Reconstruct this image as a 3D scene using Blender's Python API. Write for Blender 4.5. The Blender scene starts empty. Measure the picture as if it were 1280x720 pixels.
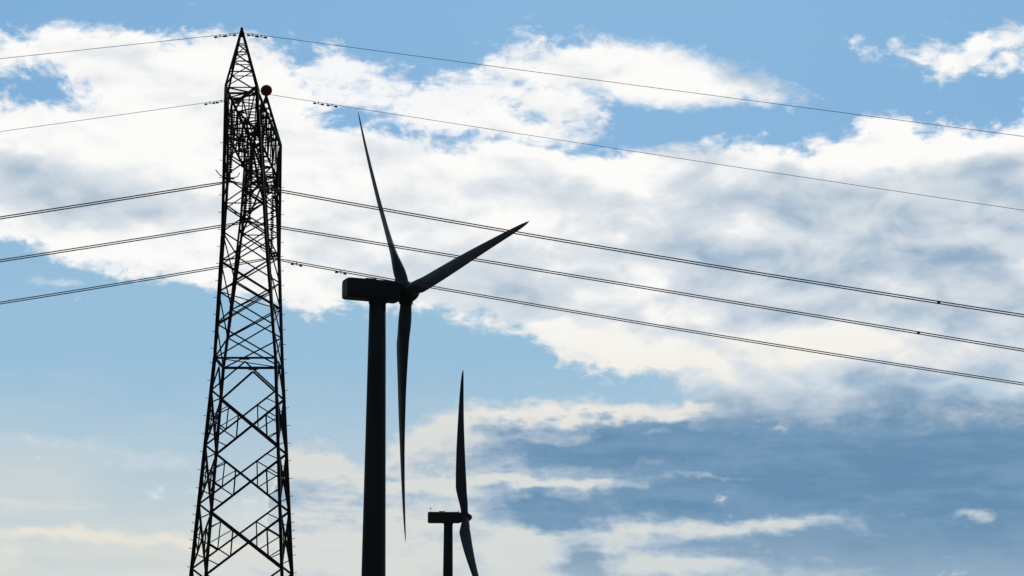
import bpy, bmesh, math, random
from mathutils import Vector, Matrix
random.seed(7)
R = math.radians
scene = bpy.context.scene
COL = scene.collection

# ------------------------------------------------------------------ camera
CAM_H, PITCH = 1.6, 12.2
cd = bpy.data.cameras.new("camera")
cam = bpy.data.objects.new("camera", cd)
COL.objects.link(cam)
cam.location = (0, 0, CAM_H)
cam.rotation_euler = (R(90 + PITCH), 0, 0)
cd.sensor_width = 36.0
cd.lens = 36.0 * 2400.0 / 1280.0
cd.clip_start, cd.clip_end = 0.5, 30000
scene.camera = cam

# ------------------------------------------------------------------ exposure
vs = scene.view_settings
vs.view_transform, vs.look, vs.exposure, vs.gamma = 'Standard', 'None', 0.0, 1.0
vs.use_curve_mapping = False

# ------------------------------------------------------------------ sun
SUN_EL, SUN_AZ = 29.0, 4.0             # high ahead of the camera: everything is backlit
sd = bpy.data.lights.new("sun", 'SUN')
sun = bpy.data.objects.new("sun", sd)
COL.objects.link(sun)
sd.energy, sd.angle, sd.color = 2.2, R(0.5), (1.0, 0.95, 0.88)
sdir = Vector((math.sin(R(SUN_AZ)) * math.cos(R(SUN_EL)), math.cos(R(SUN_AZ)) * math.cos(R(SUN_EL)), math.sin(R(SUN_EL))))
sun.rotation_euler = sdir.to_track_quat('Z', 'Y').to_euler()
sun.location = (60, 100, 200)

# ------------------------------------------------------------------ sky
world = bpy.data.worlds.new("World")
scene.world = world
world.use_nodes = True
NT = world.node_tree
for n_ in list(NT.nodes):
    NT.nodes.remove(n_)
SKY_STRENGTH = 0.1


class V:
    """a node socket (or a number) with arithmetic, so that the cloud field reads like a formula"""
    def __init__(s, k): s.k = k
    def __add__(a, b): return mth('ADD', a, b)
    def __radd__(a, b): return mth('ADD', b, a)
    def __sub__(a, b): return mth('SUBTRACT', a, b)
    def __rsub__(a, b): return mth('SUBTRACT', b, a)
    def __mul__(a, b): return mth('MULTIPLY', a, b)
    def __rmul__(a, b): return mth('MULTIPLY', b, a)


def put(sock, v):
    if isinstance(v, V):
        NT.links.new(v.k, sock)
    else:
        sock.default_value = v


def mth(op, a, b=None, c=None, clamp=False):
    n = NT.nodes.new('ShaderNodeMath')
    n.operation, n.use_clamp = op, clamp
    put(n.inputs[0], a)
    if b is not None: put(n.inputs[1], b)
    if c is not None: put(n.inputs[2], c)
    return V(n.outputs[0])


def vmath(op, a, b=None):
    n = NT.nodes.new('ShaderNodeVectorMath')
    n.operation = op
    put(n.inputs[0], a)
    if b is not None: put(n.inputs[1], b)
    return V(n.outputs['Value'] if op == 'LENGTH' else n.outputs['Vector'])


def vmax(a, b): return mth('MAXIMUM', a, b)
def vmin(a, b): return mth('MINIMUM', a, b)


def smooth(lo, hi, x, t0=0.0, t1=1.0):
    n = NT.nodes.new('ShaderNodeMapRange')
    n.interpolation_type, n.clamp = 'SMOOTHSTEP', False
    put(n.inputs['Value'], x)
    n.inputs['From Min'].default_value, n.inputs['From Max'].default_value = lo, hi
    n.inputs['To Min'].default_value, n.inputs['To Max'].default_value = t0, t1
    return V(n.outputs['Result'])


def noise(vec, scale, detail=6.0, rough=0.55, lac=2.0, dist=0.0, color=False):
    n = NT.nodes.new('ShaderNodeTexNoise')
    put(n.inputs['Vector'], vec)
    n.inputs['Scale'].default_value, n.inputs['Detail'].default_value = scale, detail
    n.inputs['Roughness'].default_value, n.inputs['Lacunarity'].default_value = rough, lac
    n.inputs['Distortion'].default_value = dist
    return V(n.outputs['Color' if color else 'Fac'])


def mixc(f, a, b):
    n = NT.nodes.new('ShaderNodeMix')
    n.data_type = 'RGBA'
    n.clamp_factor = True
    put(n.inputs[0], f)
    for s_, v in ((n.inputs[6], a), (n.inputs[7], b)):
        if isinstance(v, V): NT.links.new(v.k, s_)
        else: s_.default_value = (*v, 1)
    return V(n.outputs[2])


def mulc(a, b):
    n = NT.nodes.new('ShaderNodeMix')
    n.data_type, n.blend_type = 'RGBA', 'MULTIPLY'
    n.inputs[0].default_value = 1.0
    for s_, v in ((n.inputs[6], a), (n.inputs[7], b)):
        if isinstance(v, V): NT.links.new(v.k, s_)
        else: s_.default_value = (*v, 1)
    return V(n.outputs[2])


def srgb(r, g, b):
    f = lambda c: (c / 255 / 12.92) if c <= 10 else ((c / 255 + 0.055) / 1.055) ** 2.4
    return tuple(f(c) for c in (r, g, b))


# cloud positions are azimuth / elevation in degrees, surveyed from the photograph once
_cp, _sp = math.cos(R(PITCH)), math.sin(R(PITCH))
DPP = math.degrees(1 / 2400.0)


def azel(x, y):
    a, b = (x - 640) / 2400.0, (360 - y) / 2400.0
    d = Vector((a, _cp - _sp * b, _sp + _cp * b)).normalized()
    return math.degrees(math.atan2(d.x, d.y)), math.degrees(math.asin(d.z))


def ellipse(P, x, y, rx, ry, rot=0.0):
    """signed distance in degrees, positive inside"""
    az, el = azel(x, y)
    k = NT.nodes.new('ShaderNodeCombineXYZ')
    put(k.inputs[0], AZ); put(k.inputs[1], EL)
    if AFTER[0] is not None: put(k.inputs[2], AFTER[0])      # weightless link to the running sum: keeps the shader's stack short
    n = NT.nodes.new('ShaderNodeMapping')
    n.vector_type = 'TEXTURE'
    put(n.inputs['Vector'], V(k.outputs[0]))
    n.inputs['Location'].default_value = (az, el, 0)
    n.inputs['Rotation'].default_value = (0, 0, R(-rot))
    n.inputs['Scale'].default_value = (rx * DPP, ry * DPP, 1e5)
    return vmath('LENGTH', V(n.outputs[0]))


def now(v):
    return v() if callable(v) else v


def solid(P, x, y, rx, ry, rot=0.0):
    """built only when summed up, so that each patch is finished before the next begins"""
    return lambda: (1.0 - ellipse(P, x, y, rx, ry, rot)) * (min(rx, ry) * DPP)


def soft(P, x, y, rx, ry, amp=1.0, rot=0.0):
    return lambda: smooth(0.15, 1.25, ellipse(P, x, y, rx, ry, rot), amp, 0.0)


AFTER = [None]


def chain(vals, op):
    acc = now(vals[0])
    for v in vals[1:]:
        AFTER[0] = acc
        acc = op(acc, now(v))
    AFTER[0] = acc
    return acc


def total(vals): return chain(vals, lambda a, b: a + b)
def biggest(vals): return chain(vals, vmax)


def curve(x, pts):
    """elevation (degrees) of an edge as a function of azimuth"""
    n = NT.nodes.new('ShaderNodeFloatCurve')
    ae = sorted(azel(*p) for p in pts)
    c = n.mapping.curves[0]
    c.points[0].location = ((ae[0][0] + 30) / 60, ae[0][1] / 30)
    c.points[1].location = ((ae[-1][0] + 30) / 60, ae[-1][1] / 30)
    for a, e in ae[1:-1]:
        c.points.new((a + 30) / 60, e / 30)
    n.mapping.extend = 'HORIZONTAL'
    n.mapping.update()
    put(n.inputs['Value'], mth('ADD', x * (1 / 60.0), 0.5, clamp=True))
    return V(n.outputs[0]) * 30.0


tc = NT.nodes.new('ShaderNodeTexCoord')
DIR = V(tc.outputs['Generated'])
sx = NT.nodes.new('ShaderNodeSeparateXYZ')
NT.links.new(DIR.k, sx.inputs[0])
dx, dy, dz = (V(o) for o in sx.outputs)
AZ0 = mth('ARCTAN2', dx, dy) * (180 / math.pi)
EL0 = mth('ARCSINE', dz) * (180 / math.pi)
S = vmath('MULTIPLY', DIR, (57.3, 57.3, 57.3 * 1.7))                 # degrees, squeezed: clouds lie flat
w1 = vmath('MULTIPLY', vmath('SUBTRACT', noise(S, 0.30, 3.0, color=True), (0.5, 0.5, 0.5)), (2.6, 1.3, 0))
w2 = vmath('MULTIPLY', vmath('SUBTRACT', noise(S, 1.3, 4.0, color=True), (0.5, 0.5, 0.5)), (0.9, 0.55, 0))
cx_ = NT.nodes.new('ShaderNodeCombineXYZ')
put(cx_.inputs[0], AZ0); put(cx_.inputs[1], EL0)
P = vmath('ADD', vmath('ADD', V(cx_.outputs[0]), w1), w2)
sp_ = NT.nodes.new('ShaderNodeSeparateXYZ')
NT.links.new(P.k, sp_.inputs[0])
AZ, EL = V(sp_.outputs[0]), V(sp_.outputs[1])

SW = vmath('ADD', S, vmath('MULTIPLY', w1, (0.8, 0, 0)))
fb = noise(SW, 0.55, 9.0, 0.56) - 0.5                                # big lumps with fine detail
fb_up = noise(vmath('ADD', SW, (0.10, 0.0, 0.55)), 0.55, 9.0, 0.56) - 0.5
lump = noise(SW, 0.33, 4.0, 0.5, dist=0.4) - 0.5
lump_up = noise(vmath('ADD', SW, (0.15, 0.0, 0.9)), 0.33, 4.0, 0.5, dist=0.4) - 0.5
fine = noise(SW, 2.2, 7.0, 0.6) - 0.5
SL = vmath('MULTIPLY', DIR, (57.3, 57.3, 57.3 * 6.0))               # long flat streaks
streak = noise(SL, 0.35, 7.0, 0.55) - 0.5

# --- clear sky
sky = NT.nodes.new('ShaderNodeTexSky')
sky.sky_type = 'NISHITA'
sky.sun_disc = False
sky.sun_elevation, sky.sun_rotation = R(SUN_EL), R(SUN_AZ)
sky.altitude, sky.air_density, sky.dust_density, sky.ozone_density = 300, 1.0, 0.6, 2.0
C = mulc(V(sky.outputs[0]), (0.84, 1.03, 1.0))
K = 1 / SKY_STRENGTH                                                 # cloud radiances below are final ones


def rad(r, g, b, k=1.0):
    return tuple(c * K * k for c in srgb(r, g, b))


def tint(f, c0, col, amp):
    """lay a colour over c0 where f goes from 0 to 1"""
    return mixc(f * amp, c0, col)


# --- thin high haze that deepens to a milky blue and then to cream near the horizon
C = tint(smooth(38.0, 21.5, EL0), C, rad(123, 172, 215), 0.92)
C = tint(smooth(17.5, 11.0, EL0), C, rad(154, 192, 218), 0.88)
C = tint(smooth(10.5, 6.2, EL + streak * 1.2), C, rad(188, 206, 215), 0.85)
veil = total([soft(P, 90, 720, 440, 110, 0.85), soft(P, 420, 690, 240, 100, 0.6), soft(P, 700, 730, 340, 90, 0.6), soft(P, 30, 590, 130, 46, 0.45)])
C = mixc(mth('ADD', veil, veil * streak * 1.2, clamp=True), C, rad(214, 218, 214))
cream = total([soft(P, 90, 668, 190, 11, 0.75), soft(P, 260, 678, 130, 8, 0.5), soft(P, 30, 625, 120, 12, 0.45), soft(P, 15, 700, 40, 22, 0.6)])
C = mixc(mth('ADD', cream, cream * streak * 2.5, clamp=True), C, rad(233, 229, 217))
wisp = total([soft(P, 200, 575, 120, 16, 0.25, 6), soft(P, 60, 548, 90, 12, 0.22), soft(P, 70, 345, 26, 8, 0.5), soft(P, 300, 640, 90, 14, 0.3)])
C = mixc(mth('ADD', wisp, wisp * fine * 4.0, clamp=True), C, rad(222, 229, 232))

# --- low bank: blue-grey stratus with bright rims, right half
topB = curve(AZ, [(-200, 720), (200, 710), (300, 690), (340, 600), (368, 552), (410, 552), (440, 576), (500, 540), (560, 514), (620, 502), (700, 496),
                  (780, 499), (850, 503), (900, 480), (1000, 470), (1120, 480), (1280, 490), (1500, 490)])
dB = topB - EL + fb * 0.8 + fine * 0.40 + streak * 0.5
aB = smooth(-0.12, 0.40, dB) * smooth(3.0, 5.5, EL + streak * 1.5, 0.55, 1.0)
dark = total([soft(P, 1090, 568, 330, 74, 1.05), soft(P, 760, 556, 170, 36, 0.85), soft(P, 660, 572, 80, 22, 0.25), soft(P, 1260, 600, 230, 130, 0.75),
              soft(P, 930, 622, 260, 26, 0.60), soft(P, 660, 640, 90, 30, 0.45), soft(P, 718, 706, 56, 30, 1.0), soft(P, 676, 652, 44, 26, 0.55), soft(P, 1160, 695, 220, 46, 0.65),
              soft(P, 570, 588, 100, 22, 0.12), soft(P, 980, 690, 180, 22, 0.45), soft(P, 520, 560, 70, 20, 0.12), soft(P, 450, 600, 60, 12, 0.35), soft(P, 800, 640, 200, 60, 0.30),
              soft(P, 620, 536, 60, 14, 0.45)])
light = total([soft(P, 540, 570, 90, 40, 0.30), soft(P, 690, 548, 60, 10, 0.25), soft(P, 655, 697, 50, 34, 0.65), soft(P, 650, 606, 190, 8, 0.60), soft(P, 500, 608, 90, 12, 0.4), soft(P, 900, 660, 230, 11, 0.42), soft(P, 745, 674, 95, 18, 0.40), soft(P, 1228, 641, 40, 8, 0.6),
               soft(P, 870, 708, 130, 10, 0.32), soft(P, 1130, 636, 90, 5, 0.22), soft(P, 830, 516, 66, 16, 0.8), soft(P, 832, 546, 40, 9, 0.6),
               soft(P, 560, 538, 120, 14, 0.45, -6), soft(P, 400, 572, 70, 30, 0.6), soft(P, 470, 690, 240, 60, 0.35), soft(P, 1010, 598, 150, 4, 0.20), soft(P, 880, 596, 90, 3, 0.25)])
rim = smooth(0.0, 0.85, dB, 0.8, 0.0) * smooth(2, 6, AZ, 1.0, 0.0)
shB = mth('ADD', dark - light - rim, streak * 1.2 + fb * 0.8 + fine * 0.5 + 0.30 + smooth(3, 9, AZ, 0.0, 0.12), clamp=True)
paleB = mixc(smooth(7.6, 9.2, EL), rad(217, 220, 217), rad(242, 236, 229))
cB = mixc(smooth(0.0, 0.50, shB), paleB, rad(181, 198, 212))
cB = mixc(smooth(0.25, 1.10, shB), cB, rad(103, 143, 177))
layer = smooth(-0.10, 0.16, streak + fine * 0.25 + fb * 0.25)
cB = mixc(layer * smooth(0.35, 0.9, shB) * 0.34, cB, rad(137, 169, 195))
cB = mixc(smooth(0.02, -0.22, streak + fb * 0.3) * smooth(0.5, 1.0, shB) * 0.28, cB, rad(88, 126, 161))
C = mixc(aB, C, cB)

# --- thin torn cloud between the two tops of the main bank
tear = total([soft(P, 480, 120, 190, 62, 0.95, 8), soft(P, 640, 128, 170, 52, 0.95, 6), soft(P, 400, 100, 90, 40, 0.5)])
torn = smooth(0.30, 0.85, tear * 0.72 + fb * 1.3 + streak * 1.1 + fine * 0.7)
C = mixc(torn, C, rad(246, 247, 249))

# --- main bank of bright cloud
topA = curve(AZ, [(-500, 60), (-60, 48), (0, 44), (60, 37), (200, 39), (300, 44), (345, 66), (380, 100), (420, 150), (480, 166), (560, 172), (640, 168), (700, 176), (760, 186),
                  (800, 186), (860, 180), (920, 177), (1000, 170), (1040, 166), (1075, 150), (1105, 145), (1140, 160), (1165, 146), (1200, 152), (1240, 156),
                  (1290, 136), (1500, 110)])
botA = curve(AZ, [(-500, 290), (-60, 296), (0, 298), (40, 308), (100, 328), (200, 352), (280, 368), (350, 384), (400, 400), (440, 394), (500, 390), (560, 402),
                  (600, 412), (650, 426), (690, 452), (730, 468), (800, 472), (840, 486), (870, 504), (930, 508), (1100, 508), (1280, 505), (1500, 505)])
dA = vmin(topA - EL, EL - botA)
hole = biggest([solid(P, 16, 104, 60, 15, 4)])
dA = vmin(dA, 0.0 - hole)
lens = biggest([solid(P, 800, 93, 195, 40, 6), solid(P, 900, 105, 118, 28, 8), solid(P, 720, 84, 140, 34, 0), solid(P, 640, 150, 120, 26, 8), solid(P, 690, 122, 70, 30, 20)])
puff = biggest([solid(P, 1232, 62, 92, 24, -12), solid(P, 1262, 40, 50, 14, -16), solid(P, 1145, 63, 52, 19, -6), solid(P, 1108, 72, 34, 13, 10), solid(P, 1262, 80, 44, 12, 0)])
dA = vmax(vmax(dA, lens), puff)
calm = 1.0 - now(soft(P, 850, 97, 220, 70, 0.72))
vn = NT.nodes.new('ShaderNodeTexVoronoi')
vn.feature, vn.inputs['Scale'].default_value, vn.inputs['Smoothness'].default_value = 'SMOOTH_F1', 0.46, 0.6
vn.inputs['Detail'].default_value, vn.inputs['Roughness'].default_value = 1.0, 0.5
put(vn.inputs['Vector'], vmath('ADD', vmath('MULTIPLY', SW, (0.8, 0.8, 0.8)), vmath('MULTIPLY', w2, (0.9, 0, 1.2))))
puffs = V(vn.outputs['Distance']) - 0.57                             # rounded heads, with creases where it is large
right = smooth(2.5, 7.0, AZ)
dN = dA + (fb * 1.25 + fine * 0.75 - puffs * right * 0.7) * calm
lowedge = now(soft(P, 1100, 505, 330, 80, 1.0))
aA = smooth(-0.14, 0.42, dN)
aA = aA + (smooth(-0.9, 1.1, dN) - aA) * lowedge
grey = total([soft(P, 60, 235, 140, 44, 0.60), soft(P, 180, 262, 140, 28, 0.40), soft(P, 20, 205, 60, 22, 0.3), soft(P, 480, 215, 90, 40, 0.20), soft(P, 660, 225, 130, 40, 0.25),
              soft(P, 560, 330, 160, 44, 0.42), soft(P, 420, 300, 70, 26, 0.25), soft(P, 640, 372, 120, 34, 0.55), soft(P, 900, 265, 170, 52, 0.50), soft(P, 1040, 236, 110, 44, 0.42),
              soft(P, 1180, 258, 120, 60, 0.42), soft(P, 1100, 322, 280, 56, 0.55), soft(P, 840, 320, 130, 40, 0.38), soft(P, 1290, 250, 70, 70, 0.45), soft(P, 760, 400, 90, 18, 0.35),
              soft(P, 900, 392, 120, 28, 0.40), soft(P, 1050, 386, 130, 24, 0.35), soft(P, 1230, 400, 130, 44, 0.55), soft(P, 1060, 494, 300, 36, 0.85), soft(P, 1230, 478, 170, 44, 0.60),
              soft(P, 150, 330, 90, 12, 0.2), soft(P, 230, 120, 160, 20, 0.08), soft(P, 330, 340, 50, 16, 0.2), soft(P, 1100, 405, 300, 110, 0.18), soft(P, 560, 380, 200, 30, 0.25), soft(P, 700, 330, 130, 40, 0.25), soft(P, 500, 270, 120, 24, 0.2)])
bright = total([soft(P, 930, 440, 190, 26, 0.34), soft(P, 1080, 432, 140, 16, 0.30), soft(P, 1000, 178, 160, 26, 0.35), soft(P, 1200, 182, 130, 30, 0.40), soft(P, 760, 205, 120, 20, 0.2), soft(P, 800, 456, 80, 10, 0.3), soft(P, 700, 405, 60, 10, 0.2), soft(P, 1190, 482, 90, 8, 0.25)])
thick = smooth(0.1, 2.0, dN)
relief = (fb_up - fb) * 1.1 + (lump_up - lump) * smooth(-4, 6, AZ, 0.6, 1.8)
shA = mth('ADD', grey * (thick * 0.6 + 0.4) * 0.95 - bright + puffs * (right * 0.60 + 0.15), relief + fine * 0.28 + fb * 0.2 + smooth(0, 7, AZ, 0.04, 0.05))
paleA = mixc(smooth(9.3, 12.5, EL), rad(243, 240, 233), rad(253, 252, 250))
cA = mixc(smooth(-0.05, 0.50, shA), paleA, rad(214, 222, 229))
cA = mixc(smooth(0.36, 1.25, shA), cA, rad(146, 174, 199))
C = mixc(aA, C, cA)

# --- the rest of the sky, outside this view: dark grey cloud added to keep the silhouettes dim
behind = mth('ADD', smooth(26, 60, mth('ABSOLUTE', AZ0)), smooth(34, 60, EL0), clamp=True)
dim_sky = mixc(smooth(-0.15, 0.2, fb), rad(58, 67, 80), rad(84, 94, 108))
C = mixc(behind, C, dim_sky)

bg = NT.nodes.new('ShaderNodeBackground')
bg.inputs['Strength'].default_value = SKY_STRENGTH
NT.links.new(C.k, bg.inputs['Color'])
wo = NT.nodes.new('ShaderNodeOutputWorld')
NT.links.new(bg.outputs[0], wo.inputs['Surface'])

# ------------------------------------------------------------------ materials


def material(name, c0, c1, scale, rough=0.5, metal=0.0, coat=0.0, bump=0.0, stretch=(1, 1, 1), spec=0.5):
    m = bpy.data.materials.new(name)
    m.use_nodes = True
    t = m.node_tree
    b = t.nodes['Principled BSDF']
    co = t.nodes.new('ShaderNodeTexCoord')
    mp = t.nodes.new('ShaderNodeMapping')
    mp.inputs['Scale'].default_value = stretch
    t.links.new(co.outputs['Object'], mp.inputs['Vector'])
    n = t.nodes.new('ShaderNodeTexNoise')
    n.inputs['Scale'].default_value, n.inputs['Detail'].default_value = scale, 6
    t.links.new(mp.outputs[0], n.inputs['Vector'])
    r = t.nodes.new('ShaderNodeValToRGB')
    r.color_ramp.elements[0].position, r.color_ramp.elements[1].position = 0.35, 0.68
    r.color_ramp.elements[0].color, r.color_ramp.elements[1].color = (*c0, 1), (*c1, 1)
    t.links.new(n.outputs['Fac'], r.inputs[0])
    t.links.new(r.outputs[0], b.inputs['Base Color'])
    b.inputs['Roughness'].default_value, b.inputs['Metallic'].default_value = rough, metal
    b.inputs['Coat Weight'].default_value = coat
    b.inputs['Specular IOR Level'].default_value = spec
    if bump:
        bp = t.nodes.new('ShaderNodeBump')
        bp.inputs['Strength'].default_value = bump
        t.links.new(n.outputs['Fac'], bp.inputs['Height'])
        t.links.new(bp.outputs[0], b.inputs['Normal'])
    return m


M = {
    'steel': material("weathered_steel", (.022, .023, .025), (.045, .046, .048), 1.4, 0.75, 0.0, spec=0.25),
    'paint': material("silhouette_turbine_paint", (.045, .048, .053), (.062, .066, .072), 0.35, 0.6, 0.0, stretch=(1, 1, .15), spec=0.25),  # white turbines darkened: backlit shade is put into the base colour
    'blade': material("blade_gelcoat", (.060, .070, .092), (.085, .097, .122), 0.5, 0.55, 0.0, spec=0.3),  # blades likewise darker than their real white, for the silhouette
    'glass': material("brown_insulator_porcelain", (.03, .018, .012), (.05, .03, .02), 3.0, 0.35, 0.0, spec=0.4),
    'wire': material("aluminium_strand", (.16, .16, .165), (.24, .24, .245), 2.0, 0.6, 0.0, spec=0.3),
    'red': material("faded_red_paint", (.20, .014, .016), (.26, .022, .022), 2.5, 0.55, 0.0, spec=0.3),
    'cap': material("dark_rubber", (.015, .015, .016), (.03, .03, .03), 4.0, 0.8),
    'concrete': material("footing_concrete", (.22, .21, .2), (.34, .33, .31), 3.0, 0.9, bump=0.3),
    'grass': material("dry_meadow", (.035, .045, .018), (.085, .085, .035), 0.03, 0.95, bump=0.2),
}

# ------------------------------------------------------------------ mesh helpers


def link(name, bm, mat, parent=None, smooth_=False):
    me = bpy.data.meshes.new(name)
    bmesh.ops.recalc_face_normals(bm, faces=bm.faces[:])
    if smooth_:
        for f in bm.faces: f.smooth = True
    bm.to_mesh(me)
    bm.free()
    me.materials.append(mat)
    o = bpy.data.objects.new(name, me)
    COL.objects.link(o)
    if parent: o.parent = parent
    return o


def thing(name, label, cat, loc=(0, 0, 0), group=None):
    o = bpy.data.objects.new(name, None)
    COL.objects.link(o)
    o.location = loc
    o.empty_display_size = 0.5
    o['label'], o['category'] = label, cat
    if group: o['group'] = group
    return o


def frame_of(d, hint=Vector((0, 0, 1))):
    d = d.normalized()
    if abs(d.dot(hint)) > 0.97: hint = Vector((1, 0, 0))
    s = d.cross(hint).normalized()
    return s, s.cross(d).normalized()


def angle_bar(bm, a, b, w, t=None, hint=None, flip=1):
    """a rolled L section from a to b"""
    a, b = Vector(a), Vector(b)
    w *= 0.9
    t = t or w * 0.22
    s, u = frame_of(b - a, hint or Vector((0.13, 0.21, 1)).normalized())
    s = s * flip
    prof = [(-w / 2, -w / 2), (w / 2, -w / 2), (w / 2, -w / 2 + t), (-w / 2 + t, -w / 2 + t), (-w / 2 + t, w / 2), (-w / 2, w / 2)]
    va = [bm.verts.new(a + s * x + u * y) for x, y in prof]
    vb = [bm.verts.new(b + s * x + u * y) for x, y in prof]
    n = len(prof)
    for i in range(n):
        bm.faces.new((va[i], va[(i + 1) % n], vb[(i + 1) % n], vb[i]))
    for q in (va, vb):
        bm.faces.new((q[0], q[1], q[2], q[3])); bm.faces.new((q[0], q[3], q[4], q[5]))


def box_bar(bm, a, b, w, h=None, hint=None):
    a, b = Vector(a), Vector(b)
    h = h or w
    s, u = frame_of(b - a, hint or Vector((0, 0, 1)))
    vs_ = [[bm.verts.new(p + s * x * w / 2 + u * y * h / 2) for x, y in ((-1, -1), (1, -1), (1, 1), (-1, 1))] for p in (a, b)]
    for i in range(4):
        bm.faces.new((vs_[0][i], vs_[0][(i + 1) % 4], vs_[1][(i + 1) % 4], vs_[1][i]))
    bm.faces.new(vs_[0]); bm.faces.new(vs_[1])


def tube(bm, pts, r, n=8, cap=True):
    """r: a radius or one radius per point; also used as a lathe along a polyline"""
    pts = [Vector(p) for p in pts]
    rs = r if isinstance(r, (list, tuple)) else [r] * len(pts)
    rings, s0 = [], None
    for i, p in enumerate(pts):
        d = pts[min(i + 1, len(pts) - 1)] - pts[max(i - 1, 0)]
        if d.length < 1e-9: d = Vector((0, 0, 1))
        d.normalize()
        if s0 is None: s, u = frame_of(d)
        else:
            s = (s0 - d * s0.dot(d)).normalized()
            u = s.cross(d).normalized()
        s0 = s
        rings.append([bm.verts.new(p + (s * math.cos(2 * math.pi * k / n) + u * math.sin(2 * math.pi * k / n)) * rs[i]) for k in range(n)])
    for A, B in zip(rings, rings[1:]):
        for k in range(n):
            bm.faces.new((A[k], A[(k + 1) % n], B[(k + 1) % n], B[k]))
    if cap:
        bm.faces.new(rings[0]); bm.faces.new(rings[-1])


def lathe(bm, origin, axis, prof, n=32):
    """prof: (distance along axis, radius); axis direction fixed, so steps may be flat"""
    origin, axis = Vector(origin), Vector(axis).normalized()
    s, u = frame_of(axis)
    rings = []
    for t, r in prof:
        rings.append([bm.verts.new(origin + axis * t + (s * math.cos(2 * math.pi * k / n) + u * math.sin(2 * math.pi * k / n)) * max(r, 1e-4)) for k in range(n)])
    for A, B in zip(rings, rings[1:]):
        for k in range(n):
            bm.faces.new((A[k], A[(k + 1) % n], B[(k + 1) % n], B[k]))
    bm.faces.new(rings[0]); bm.faces.new(rings[-1])


# ------------------------------------------------------------------ ground
def ground_z(x, y):
    f = max(0.0, min(1.0, (y - 340) / 200.0))
    dip = -18.0 * f * f * (3 - 2 * f)
    far = max(0.0, min(1.0, (y - 700) / 900.0))
    roll = 1.2 * math.sin(x / 170.0 + 0.6) * math.sin(y / 230.0) * min(1.0, math.hypot(x, y) / 400.0)
    return dip + roll - 8 * far


bm = bmesh.new()
ax = sorted({round(math.copysign(abs(t) ** 2.2 * 9000, t), 2) for t in [i / 60 for i in range(-60, 61)]})
grid = [[bm.verts.new((x, y, ground_z(x, y))) for x in ax] for y in ax]
for j in range(len(ax) - 1):
    for i in range(len(ax) - 1):
        bm.faces.new((grid[j][i], grid[j][i + 1], grid[j + 1][i + 1], grid[j + 1][i]))
g = link('ground', bm, M['grass'], smooth_=True)
g['kind'] = 'structure'

# ------------------------------------------------------------------ lattice pylon
PX, PY = -17.9, 128.0
BASE_Z = ground_z(PX, PY)
pyl = thing('lattice_pylon', 'tall dark steel lattice pylon with two pointed peaks, carrying all the cables', 'pylon', (PX, PY, 0))


def lerp(a, b, t): return a + (b - a) * t


def interp(tab, z):
    for (z0, v0), (z1, v1) in zip(tab, tab[1:]):
        if z <= z1: return lerp(v0, v1, (z - z0) / (z1 - z0))
    return tab[-1][1]


HX = [(-1.0, 3.64), (0, 3.52), (9.8, 2.92), (24.1, 2.02), (32.0, 1.44), (41.4, 1.02)]      # half width along the line
HY = [(-1.0, 3.78), (0, 3.66), (9.8, 3.0), (24.1, 2.02), (32.6, 4.0), (41.4, 6.75)]       # half depth across it: spreads above the waist


def corner(i, j, z): return Vector((i * interp(HX, z) + 0.12 * max(0.0, min(1.0, (41.4 - z) / 17.3)), j * interp(HY, z), z))


WAIST, TOP, PEAK = 24.1, 41.4, 45.6
# four legs, each its own part, with step bolts on two of them
for i in (-1, 1):
    for j in (-1, 1):
        bm = bmesh.new()
        zs = [-0.4 + BASE_Z, 4.9, 9.8, 14.6, 19.4, WAIST]
        for a, b in zip(zs, zs[1:]):
            angle_bar(bm, corner(i, j, a), corner(i, j, b), 0.25, 0.06, hint=Vector((0, j, 0)), flip=i * j)
        if (i, j) in ((-1, -1), (1, 1)):
            z = 3.0
            while z < WAIST:
                c = corner(i, j, z)
                tube(bm, [c, c + Vector((i * 0.30, 0, 0.0)), c + Vector((i * 0.30, 0, 0.07))], 0.02, 5)
                z += 0.55 if int(z * 10) % 3 else 1.2
        o = link('leg', bm, M['steel'], pyl)
        bm = bmesh.new()
        c = corner(i, j, BASE_Z)
        lathe(bm, c + Vector((0, 0, -0.5)), (0, 0, 1), [(0, 0.75), (0.55, 0.7), (0.75, 0.45), (0.8, 0.45)], 16)
        link('footing', bm, M['concrete'], pyl)


def panel(bm, p00, p10, p01, p11, w, secondary=True):
    """one braced panel between two legs: p0* bottom, p1* top given as (left, right)"""
    (bl, br), (tl, tr) = (p00, p10), (p01, p11)
    angle_bar(bm, bl, tr, w)
    angle_bar(bm, br, tl, w, flip=-1)
    if secondary:
        X = (bl + br + tl + tr) / 4
        for L0, L1 in ((bl, tl), (br, tr)):
            q_lo, q_hi = L0.lerp(X, 0.56), L1.lerp(X, 0.56)
            angle_bar(bm, q_lo, q_hi, w * 0.62)                        # short upright between the diagonals
            mid = L0.lerp(L1, 0.5)
            angle_bar(bm, q_lo, mid, w * 0.58)
            angle_bar(bm, mid, q_hi, w * 0.5)
            angle_bar(bm, L1.lerp(X, 0.30), L0.lerp(L1, 0.76), w * 0.5)
            angle_bar(bm, L0.lerp(X, 0.30), L0.lerp(L1, 0.24), w * 0.5)


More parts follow.
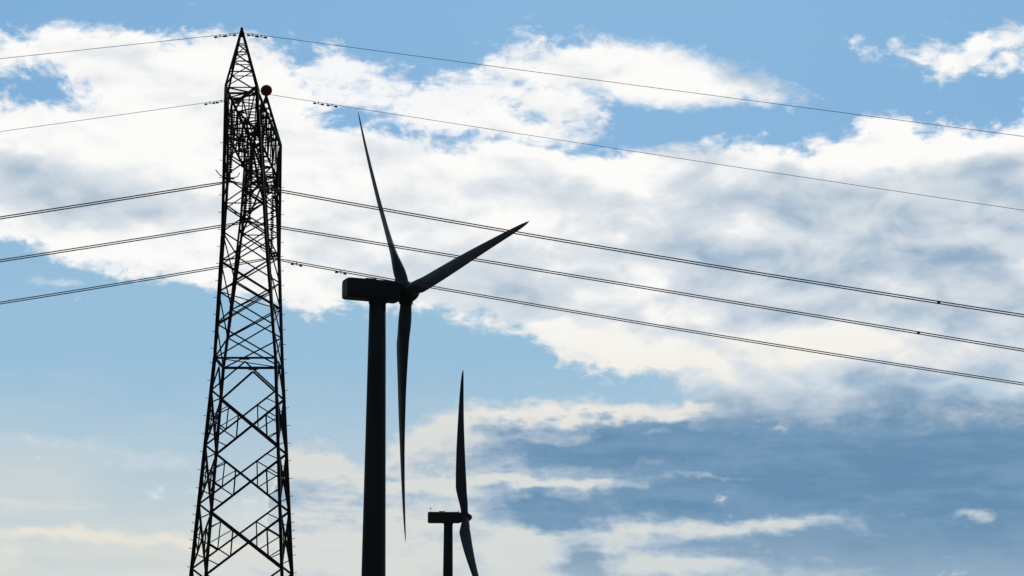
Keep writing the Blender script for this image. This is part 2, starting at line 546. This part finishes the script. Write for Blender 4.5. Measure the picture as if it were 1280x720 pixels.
body_z = [0.6, 5.6, 10.1, 14.3, 18.2, 21.9]
faces4 = [((-1, -1), (1, -1)), ((1, -1), (1, 1)), ((1, 1), (-1, 1)), ((-1, 1), (-1, -1))]
for (a, b) in faces4:
    bm = bmesh.new()
    for z0, z1 in zip(body_z, body_z[1:]):
        panel(bm, corner(*a, z0), corner(*b, z0), corner(*a, z1), corner(*b, z1), 0.14)
    angle_bar(bm, corner(*a, 21.9), (corner(*a, WAIST - .25) + corner(*b, WAIST - .25)) / 2, 0.12)
    angle_bar(bm, corner(*b, 21.9), (corner(*a, WAIST - .25) + corner(*b, WAIST - .25)) / 2, 0.12, flip=-1)
    link('body_bracing', bm, M['steel'], pyl)

# waist belt: a frame of horizontal members with a plan brace
bm = bmesh.new()
for dz in (0.0,):
    z = WAIST + dz
    for a, b in faces4:
        angle_bar(bm, corner(*a, z), corner(*b, z), 0.16)
angle_bar(bm, corner(-1, -1, WAIST), corner(1, 1, WAIST), 0.07)
for a, b in faces4:
    box_bar(bm, (corner(*a, WAIST - .05) * .58 + corner(*b, WAIST - .05) * .42), (corner(*a, WAIST - .05) * .42 + corner(*b, WAIST - .05) * .58), 0.05, 0.2)
link('waist_frame', bm, M['steel'], pyl)

# two spreading arms above the waist; each carries a bracing sub-part and an earth wire peak


def inner(i, j, z):
    t = max(0.0, min(1.0, (z - 25.3) / 9.7))
    return Vector((corner(i, j, z).x - i * 0.02, j * (interp(HY, z) - 0.18 - 1.22 * t), z))


arm_z = [WAIST, 26.3, 28.4, 30.4, 32.3, 34.1, 35.8, 37.4, 38.8]
for j in (-1, 1):
    bm = bmesh.new()
    for i in (-1, 1):
        angle_bar(bm, corner(i, j, WAIST), corner(i, j, 32.0), 0.22, 0.05, hint=Vector((0, j, 0)), flip=i * j)
        angle_bar(bm, corner(i, j, 32.0), corner(i, j, TOP), 0.20, 0.045, hint=Vector((0, j, 0)), flip=i * j)
        angle_bar(bm, inner(i, j, 25.3), inner(i, j, 35.0), 0.16, 0.04)
        angle_bar(bm, inner(i, j, 35.0), inner(i, j, 38.8), 0.16, 0.04)
    if True:
        i = -1 if j < 0 else 1
        z = WAIST + .6
        while z < 38:
            c = corner(i, j, z)
            tube(bm, [c, c + Vector((i * 0.28, 0, 0)), c + Vector((i * 0.28, 0, 0.06))], 0.02, 5)
            z += 1.1
    arm = link('tower_arm', bm, M['steel'], pyl)
    bm = bmesh.new()
    for k, (z0, z1) in enumerate(zip(arm_z, arm_z[1:])):
        panel(bm, corner(-1, j, z0), corner(1, j, z0), corner(-1, j, z1), corner(1, j, z1), 0.11, False)
        if k in (4, 7): angle_bar(bm, corner(-1, j, z1), corner(1, j, z1), 0.09)
        if z0 >= 26:
            a0, a1 = (-1, 1) if k % 2 else (1, -1)
            angle_bar(bm, inner(a0, j, z0), inner(a1, j, z1), 0.09)
            for i in (-1, 1):
                if k % 2: angle_bar(bm, corner(i, j, z0), inner(i, j, z1), 0.08)
                else: angle_bar(bm, inner(i, j, z0), corner(i, j, z1), 0.08)
                angle_bar(bm, corner(i, j, z1), inner(i, j, z1), 0.07)
    link('arm_bracing', bm, M['steel'], arm)

# braces joining the two arms low in the fork
bm = bmesh.new()
for i in (-1, 1):
    for z0, z1 in ((WAIST, 26.3), (26.3, 28.4), (28.4, 30.4), (30.4, 32.3)):
        angle_bar(bm, corner(i, -1, z0), corner(i, 1, z1), 0.10)
        angle_bar(bm, corner(i, 1, z0), corner(i, -1, z1), 0.10, flip=-1)
    angle_bar(bm, corner(i, -1, 32.3), corner(i, 1, 32.3), 0.12)
angle_bar(bm, corner(-1, -1, 28.4), corner(1, 1, 28.4), 0.08)
angle_bar(bm, corner(1, -1, 28.4), corner(-1, 1, 28.4), 0.08, flip=-1)
link('fork_bracing', bm, M['steel'], pyl)

# crossbeam, tapered to both tips
TIP = 10.4
BZ0, BZ1 = 38.6, TOP


def beam_pt(i, top, d):
    a = abs(d)
    if a <= 6.75: return Vector((i * 1.0, d, BZ1 if top else BZ0))
    t = (a - 6.75) / (TIP - 6.75)
    return Vector((i * lerp(1.0, 0.22, t), d, lerp(BZ1, 39.15, t) if top else lerp(BZ0, 38.75, t)))


bm = bmesh.new()
ds = [-10.4, -9.2, -8.0, -6.75, -5.4, -4.05, -2.7, -1.35, 0, 1.35, 2.7, 4.05, 5.4, 6.75, 8.0, 9.2, 10.4]
for i in (-1, 1):
    for top in (0, 1):
        for a, b in ((-10.4, -6.75), (-6.75, 0), (0, 6.75), (6.75, 10.4)):
            angle_bar(bm, beam_pt(i, top, a), beam_pt(i, top, b), 0.18, 0.05)
beam = link('crossbeam', bm, M['steel'], pyl)
bm = bmesh.new()
for k, (a, b) in enumerate(zip(ds, ds[1:])):
    f = k % 2
    for i in (-1, 1):
        angle_bar(bm, beam_pt(i, f, a), beam_pt(i, 1 - f, b), 0.10)
        angle_bar(bm, beam_pt(i, 0, b), beam_pt(i, 1, b), 0.08)
    for top in (0, 1):
        angle_bar(bm, beam_pt(-1 if f else 1, top, a), beam_pt(1 if f else -1, top, b), 0.09)
        angle_bar(bm, beam_pt(-1, top, b), beam_pt(1, top, b), 0.09)
link('beam_bracing', bm, M['steel'], beam)
# knee braces from the arms to the beam tips and to the middle of the beam
for j in (-1, 1):
    bm = bmesh.new()
    for i in (-1, 1):
        angle_bar(bm, corner(i, j, 34.1), beam_pt(i, 0, j * 8.6), 0.12)
        angle_bar(bm, inner(i, j, 35.0), beam_pt(i, 0, j * 2.7), 0.12)
        angle_bar(bm, corner(i, j, 36.6), beam_pt(i, 0, j * 7.9), 0.08)
    angle_bar(bm, corner(-1, j, 35.8), beam_pt(1, 0, j * 8.3), 0.08)
    angle_bar(bm, corner(1, j, 35.8), beam_pt(-1, 0, j * 8.3), 0.08, flip=-1)
    link('knee_brace', bm, M['steel'], pyl)

# earth wire peaks
for j in (-1, 1):
    bm = bmesh.new()
    apex = Vector((-0.15 if j < 0 else -0.08, j * 6.3, PEAK if j < 0 else 45.0))
    foot = {(i, k): Vector((i * 1.02, j * (6.3 + k * 0.6), TOP)) for i in (-1, 1) for k in (-1, 1)}
    for q in foot.values():
        angle_bar(bm, q, apex, 0.15, 0.05)
    lv = [0.0, 0.26, 0.44, 0.60, 0.74]
    for k2, (t0, t1) in enumerate(zip(lv, lv[1:])):
        ring = [(-1, -1), (1, -1), (1, 1), (-1, 1)]
        for q in range(4):
            A, B = foot[ring[q]], foot[ring[(q + 1) % 4]]
            if (k2 + q) % 2: angle_bar(bm, A.lerp(apex, t0), B.lerp(apex, t1), 0.08)
            else: angle_bar(bm, B.lerp(apex, t0), A.lerp(apex, t1), 0.08)
            angle_bar(bm, A.lerp(apex, t1), B.lerp(apex, t1), 0.07)
    box_bar(bm, apex + Vector((0, 0, -0.55)), apex + Vector((0, 0, 0.10 if j < 0 else 0.0)), 0.16)
    link('earth_wire_peak', bm, M['steel'], pyl)

# insulator strings under the beam, each with its arcing horn
CLAMP_Z = 33.92
for d, px_ in ((-10.4, 0.0), (0.0, -0.3), (10.4, 0.08)):
    bm = bmesh.new()
    top_z = beam_pt(1, 0, d).z
    for off in (-0.16, 0.16) if d == 0 else (0,):
        prof = [(0, 0.05), (0.18, 0.05)]
        t = 0.2
        L = top_z - CLAMP_Z - 0.25
        while t < L - 0.3:
            prof += [(t, 0.05), (t + 0.02, 0.15), (t + 0.07, 0.14), (t + 0.10, 0.05)]
            t += 0.165
        prof += [(L, 0.05)]
        lathe(bm, (off + px_, d, top_z), (0, 0, -1), prof, 12)
    s = link('insulator_string', bm, M['glass'], pyl, True)
    bm = bmesh.new()
    c = Vector((px_, d, CLAMP_Z))
    box_bar(bm, c + Vector((-0.28, 0, 0.22)), c + Vector((0.28, 0, 0.22)), 0.08, 0.12)
    box_bar(bm, c + Vector((0, 0, 0.3)), c + Vector((0, 0, -0.06)), 0.1)
    tube(bm, [c + Vector((-0.35, 0, -0.04)), c + Vector((0, 0, 0.03)), c + Vector((0.35, 0, -0.04))], 0.075, 8)
    tube(bm, [c + Vector((-0.2, 0, 0.22)), c + Vector((-0.62, 0, 0.42)), c + Vector((-0.92, 0, 0.78))], 0.035, 6)
    if d != 0: tube(bm, [c + Vector((0.2, 0, 0.22)), c + Vector((0.5, 0, 0.36)), c + Vector((0.62, 0, 0.6))], 0.03, 6)
    link('suspension_clamp', bm, M['steel'], s)

# small extras on the head: hanging jumper weights and a maintenance rail
bm = bmesh.new()
for i in (-1, 1):
    box_bar(bm, beam_pt(i, 1, -6.75) + Vector((0, 0, 0.09)), beam_pt(i, 1, 6.75) + Vector((0, 0, 0.09)), 0.05, 0.05)
link('safety_rail', bm, M['steel'], pyl)

# ------------------------------------------------------------------ warning ball on the far peak
ball = thing('warning_ball', 'dark red round warning ball on the tip of the pylon\'s farther peak', 'warning ball', (PX - 0.08, PY + 6.3, 45.43 - 0.42))
bm = bmesh.new()
prof = [(0.03 + 0.39 * (1 - math.cos(math.pi * k / 14)), 0.39 * math.sin(math.pi * k / 14)) for k in range(15)]
lathe(bm, (0, 0, 0), (0, 0, 1), prof, 24)
link('shell', bm, M['red'], ball, True)
bm = bmesh.new()
lathe(bm, (0, 0, 0.42), (0, 1, 0), [(-0.03, 0.37), (-0.03, 0.425), (0.03, 0.425), (0.03, 0.37)], 24)
lathe(bm, (0, 0, 0.0), (0, 0, 1), [(0, 0.1), (0.1, 0.1)], 12)
link('clamp_band', bm, M['cap'], ball)

# ------------------------------------------------------------------ cables
SPAN = 115.0


def cable_fn(Y, h, s, c, z0, side, x0=0.0):
    """point t metres out along the span; the span hangs in its own vertical plane"""
    return lambda t: Vector((PX + x0 + side * t, Y + h * t, z0 - s * t + c * t * t))


def damper(name, fn, t, parent, drop=0.13, size=1.0):
    bm = bmesh.new()
    a, b, m = fn(t - 0.33 * size), fn(t + 0.33 * size), fn(t)
    dn = Vector((0, 0, -drop))
    box_bar(bm, m + Vector((0, 0, 0.04)), m + dn, 0.06)
    tube(bm, [a + dn, m + dn, b + dn], 0.018, 6)
    for e, o in ((a, b), (b, a)):
        d = (o - e).normalized()
        tube(bm, [e + dn - d * 0.06, e + dn - d * 0.04, e + dn + d * 0.14, e + dn + d * 0.16], [0.03, 0.075 * size, 0.06 * size, 0.03], 8)
    return link(name, bm, M['cap'], parent)


def twin_cable(label, Y, h, s, c, z0, side, x0, spacers, dampers):
    fn = cable_fn(Y, h, s, c, z0, side, x0)
    base = fn(0)
    th = thing('power_cable', label, 'power cable', base, 'twin power cables')
    loc = lambda t: fn(t) - base
    for sg in (-1, 1):
        bm = bmesh.new()
        pts = []
        for k in range(161):
            t = SPAN * k / 160
            r = 0.082 * min(1, 0.3 + t / 1.5)
            pts.append(loc(t) + Vector((0, sg * r * 0.6, sg * r)))
        tube(bm, pts, 0.037, 6)
        link('conductor', bm, M['wire'], th, True)
    for t in spacers:
        bm = bmesh.new()
        p, d = loc(t), (loc(t + .1) - loc(t)).normalized()
        tube(bm, [p - d * 0.10, p - d * 0.09, p + d * 0.09, p + d * 0.10], [0.03, 0.05, 0.05, 0.03], 8)
        box_bar(bm, p + Vector((0, -0.05, -0.09)), p + Vector((0, 0.05, 0.09)), 0.05)
        link('spacer', bm, M['cap'], th)
    for t in dampers:
        damper('vibration_damper', loc, t, th, 0.16, 1.1)
    return th


def earth_cable(label, Y, h, s, c, z0, side, x0, dampers):
    fn = cable_fn(Y, h, s, c, z0, side, x0)
    base = fn(0)
    th = thing('earth_wire', label, 'earth wire', base, 'earth wires from the pylon peaks')
    loc = lambda t: fn(t) - base
    bm = bmesh.new()
    tube(bm, [loc(SPAN * k / 120) for k in range(121)], 0.017, 6)
    link('wire', bm, M['wire'], th, True)
    for t in dampers:
        damper('vibration_damper', loc, t, th, 0.12, 1.0)
    return th


twin_cable('highest of the thick twin cables between the pylon and the right edge', 117.6, -.06, .2034, .0003, 33.92, 1, 0.0, [44.0], [])
twin_cable('middle one of the three thick twin cables crossing the large turbine\'s blades', 128.0, -.06, .1832, .0000, 33.92, 1, -0.3, [45.2], [])
twin_cable('thick twin cable running from the pylon along the top of the large turbine\'s nacelle', 138.4, -.06, .1998, .0003, 33.78, 1, 0.08, [], [1.9, 5.2])
twin_cable('highest of the thick twin cables between the pylon and the left edge', 117.6, -.15, .2132, .0003, 33.92, -1, 0.0, [], [])
twin_cable('middle one of the three thick twin cables between the pylon and the left edge', 128.0, -.15, .2094, .0003, 33.92, -1, -0.3, [], [])
twin_cable('lowest cable between the pylon and the left edge, against blue sky', 138.4, -.15, .2184, .0005, 33.78, -1, 0.08, [], [])
earth_cable('thin wire from the pylon\'s topmost peak to the right edge, highest there', 121.7, -.15, .1921, .00004, 45.36, 1, -0.15, [0.75, 1.35])
earth_cable('thin wire from the red ball\'s peak rightward, just above the large turbine\'s upper blade', 134.3, -.15, .2106, .0001, 45.16, 1, -0.08, [3.9, 4.9])
earth_cable('thin wire from the pylon\'s topmost peak to the left edge', 121.7, -.15, .1736, .0002, 45.36, -1, -0.15, [0.75, 1.4])
earth_cable('lower of the two thin wires between the pylon and the left edge', 134.3, -.15, .2038, .0002, 45.16, -1, -0.08, [3.2, 4.0])

# ------------------------------------------------------------------ wind turbines
BLADE_L = 45.0


def naca(x, t):
    return 5 * t * (0.2969 * math.sqrt(max(x, 0)) - 0.126 * x - 0.3516 * x * x + 0.2843 * x ** 3 - 0.1036 * x ** 4)


def blade_mesh(rr, tt, nn, pitch, flip, slim=1.0):
    """rr radial, tt in the rotor plane, nn along the axis (upwind); chord, thickness and twist vary along the span"""
    CH = [(0.0, 2.2), (0.035, 2.2), (0.10, 2.75), (0.19, 3.35), (0.30, 3.05), (0.45, 2.6), (0.6, 2.05), (0.75, 1.55), (0.88, 1.1), (0.95, 0.75), (0.985, 0.42), (1.0, 0.08)]
    TH = [(0.0, 1.0), (0.035, 1.0), (0.10, 0.66), (0.20, 0.38), (0.35, 0.27), (0.6, 0.21), (1.0, 0.16)]
    TW = [(0.0, 19), (0.10, 19), (0.2, 17), (0.35, 10), (0.6, 4), (1.0, 0)]
    bm = bmesh.new()
    NS, NP = 56, 28
    rings = []
    for k in range(NS + 1):
        r = (k / NS) ** 1.0
        if k == NS - 0: r = 1.0
        ch, th, tw = interp(CH, r) * slim, interp(TH, r), interp(TW, r) + pitch
        blend = max(0.0, min(1.0, (r - 0.03) / 0.15))
        blend = blend * blend * (3 - 2 * blend)
        c, s = math.cos(R(tw)), math.sin(R(tw))
        cdir = tt * (c * flip) + nn * s
        tdir = cdir.cross(rr).normalized()
        ctr = rr * (0.9 + r * (BLADE_L - 0.9)) + nn * (BLADE_L * (0.02 * r + 0.05 * r * r))
        ring = []
        for q in range(NP):
            a = 2 * math.pi * q / NP
            circ = Vector((math.cos(a) * 0.5, math.sin(a) * 0.5))
            x = 0.5 + 0.5 * math.cos(a)                       # 1 = trailing edge, 0 = leading edge
            y = naca(x, 1.0) * (1 if a < math.pi else -1) * 1.0
            foil = Vector((0.32 - x, y * th))
            cc = Vector((-circ.x * 1.0, circ.y * 1.0))
            e = cc.lerp(foil, blend) if blend > 0 else cc
            ring.append(bm.verts.new(ctr + cdir * (e.x * ch) + tdir * (e.y * ch)))
        rings.append(ring)
    for A, B in zip(rings, rings[1:]):
        for q in range(NP):
            bm.faces.new((A[q], A[(q + 1) % NP], B[(q + 1) % NP], B[q]))
    bm.faces.new(rings[0]); bm.faces.new(rings[-1])
    return bm


def turbine(label, hub, yaw, tilt, phase, pitch, flip, r_top, r_base, back, masts=(), slim=1.0):
    nn = Vector((math.cos(tilt) * math.cos(yaw), math.cos(tilt) * math.sin(yaw), math.sin(tilt)))
    ee = Vector((math.sin(yaw), -math.cos(yaw), 0))
    uu = ee.cross(nn)
    if uu.z < 0: uu = -uu
    hub = Vector(hub)
    OVER = 5.0
    axis_xy = hub - Vector((nn.x, nn.y, 0)).normalized() * OVER
    gz = ground_z(axis_xy.x, axis_xy.y)
    base = Vector((axis_xy.x, axis_xy.y, gz))
    th = thing('wind_turbine', label, 'wind turbine', base, 'wind turbines')
    H = hub - base
    top_z = H.z - 1.6
    # tower with flange seams
    bm = bmesh.new()
    prof = [(-1.0, r_base + 0.02)]
    n = 5
    for k in range(n + 1):
        z = top_z * k / n
        r = lerp(r_base, r_top, k / n)
        prof += [(z, r)]
    lathe(bm, (0, 0, 0), (0, 0, 1), prof, 48)
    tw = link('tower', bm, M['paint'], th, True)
    for k in range(1, n):
        bm = bmesh.new()
        r = lerp(r_base, r_top, k / n)
        lathe(bm, (0, 0, top_z * k / n), (0, 0, 1), [(-0.06, r - 0.01), (-0.05, r + 0.02), (0.05, r + 0.02), (0.06, r - 0.01)], 48)
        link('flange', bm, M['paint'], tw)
    bm = bmesh.new()
    lathe(bm, (0, 0, -1.0), (0, 0, 1), [(0, r_base + 1.6), (1.05, r_base + 1.5), (1.2, r_base + 0.6)], 40)
    link('foundation', bm, M['concrete'], th)
    bm = bmesh.new()
    dd = Vector((-0.25, -1, 0)).normalized()
    c = dd * (r_base - 0.02)
    box_bar(bm, c + Vector((0, 0, 0.9)), c + Vector((0, 0, 3.1)), 1.0, 0.16, hint=dd)
    link('door', bm, M['steel'], tw)
    # nacelle: rounded housing along the axis
    bm = bmesh.new()
    nh = Vector((nn.x, nn.y, 0)).normalized()          # the housing sits level, only the shaft is tilted
    side, zz = ee, Vector((0, 0, 1))
    secs = [(-back, 0.80), (-back + 0.05, 0.93), (-back + 0.5, 1.0), (-1.9, 1.0), (-1.45, 0.93), (-1.3, 0.82)]
    rings = []
    for t, k in secs:
        ring = []
        hw, hh, rc = 1.7 * k, 1.64 * k, 0.5
        for sx_, sz_, a0 in ((1, 1, 0), (-1, 1, 90), (-1, -1, 180), (1, -1, 270)):
            for q in range(5):
                a = R(a0 + 90 * q / 4)
                ring.append(bm.verts.new(H + nh * t + side * (sx_ * (hw - rc) + rc * math.cos(a)) + zz * (sz_ * (hh - rc) + rc * math.sin(a))))
        rings.append(ring)
    for A, B in zip(rings, rings[1:]):
        m_ = len(A)
        for q in range(m_):
            bm.faces.new((A[q], A[(q + 1) % m_], B[(q + 1) % m_], B[q]))
    bm.faces.new(rings[0]); bm.faces.new(rings[-1])
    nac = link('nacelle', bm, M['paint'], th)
    bm = bmesh.new()
    lathe(bm, H + Vector((0, 0, -2.1)) - Vector((nn.x, nn.y, 0)).normalized() * OVER, (0, 0, 1), [(0, r_top + 0.12), (0.5, r_top + 0.12), (0.7, r_top + 0.02)], 40)
    link('yaw_collar', bm, M['paint'], th)
    # roof gear
    bm = bmesh.new()
    rp = lambda t, s_, u_: H + nh * t + side * s_ + zz * (u_ - 0.24)
    box_bar(bm, rp(-back + 3.4, 0, 1.98), rp(-back + 5.2, 0, 1.98), 1.6, 0.28, hint=zz)
    link('roof_hatch', bm, M['paint'], nac)
    for s_ in masts:
        bm = bmesh.new()
        q0 = rp(-back + 0.9, s_, 1.8)
        tube(bm, [q0, q0 + uu * 1.25], 0.05, 6)
        tube(bm, [q0 + uu * 1.25 - nh * 0.3, q0 + uu * 1.25 + nh * 0.3], 0.05, 6)
        lathe(bm, q0 + uu * 1.25, uu, [(0, 0.04), (0.05, 0.14), (0.3, 0.14), (0.35, 0.02)], 8)
        link('weather_mast', bm, M['cap'], nac)
    bm = bmesh.new()
    q0 = rp(-1.95, 0, 1.8)
    lathe(bm, q0, uu, [(0, 0.16), (0.2, 0.16), (0.22, 0.11), (0.5, 0.11), (0.55, 0.02)], 10)
    link('beacon', bm, M['cap'], nac)
    # hub and spinner
    bm = bmesh.new()
    prof = [(-1.42, 1.15), (-1.35, 1.38), (-0.6, 1.55), (0.3, 1.55), (1.0, 1.38), (1.6, 1.0), (2.0, 0.58), (2.2, 0.25), (2.25, 0.02)]
    lathe(bm, H, nn, prof, 40)
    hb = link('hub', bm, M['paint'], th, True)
    for k in range(3):
        a = phase + k * 2 * math.pi / 3
        rr = ee * math.sin(a) + uu * math.cos(a)
        tt = ee * math.cos(a) - uu * math.sin(a)
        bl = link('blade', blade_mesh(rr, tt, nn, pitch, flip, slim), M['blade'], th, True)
        bl.location = H
        bm = bmesh.new()
        lathe(bm, H + rr * 0.9, rr, [(0, 1.18), (0.85, 1.14), (0.95, 1.03)], 32)
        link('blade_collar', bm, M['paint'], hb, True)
    return th


turbine('large near wind turbine standing right of the pylon, all three blades in view', (-17.4378, 310.393, 67.7874), 0.3929, 0.1161, -0.5623, 2.0, -1, 1.36, 2.2, 10.7, (), 0.88)
turbine('smaller distant wind turbine with one blade straight up, low behind the large turbine', (-14.2927, 583.2437, 56.5353), 0.0188, 0.0862, 0.0533, 74.0, 1, 1.35, 1.95, 11.2, (-0.8,))
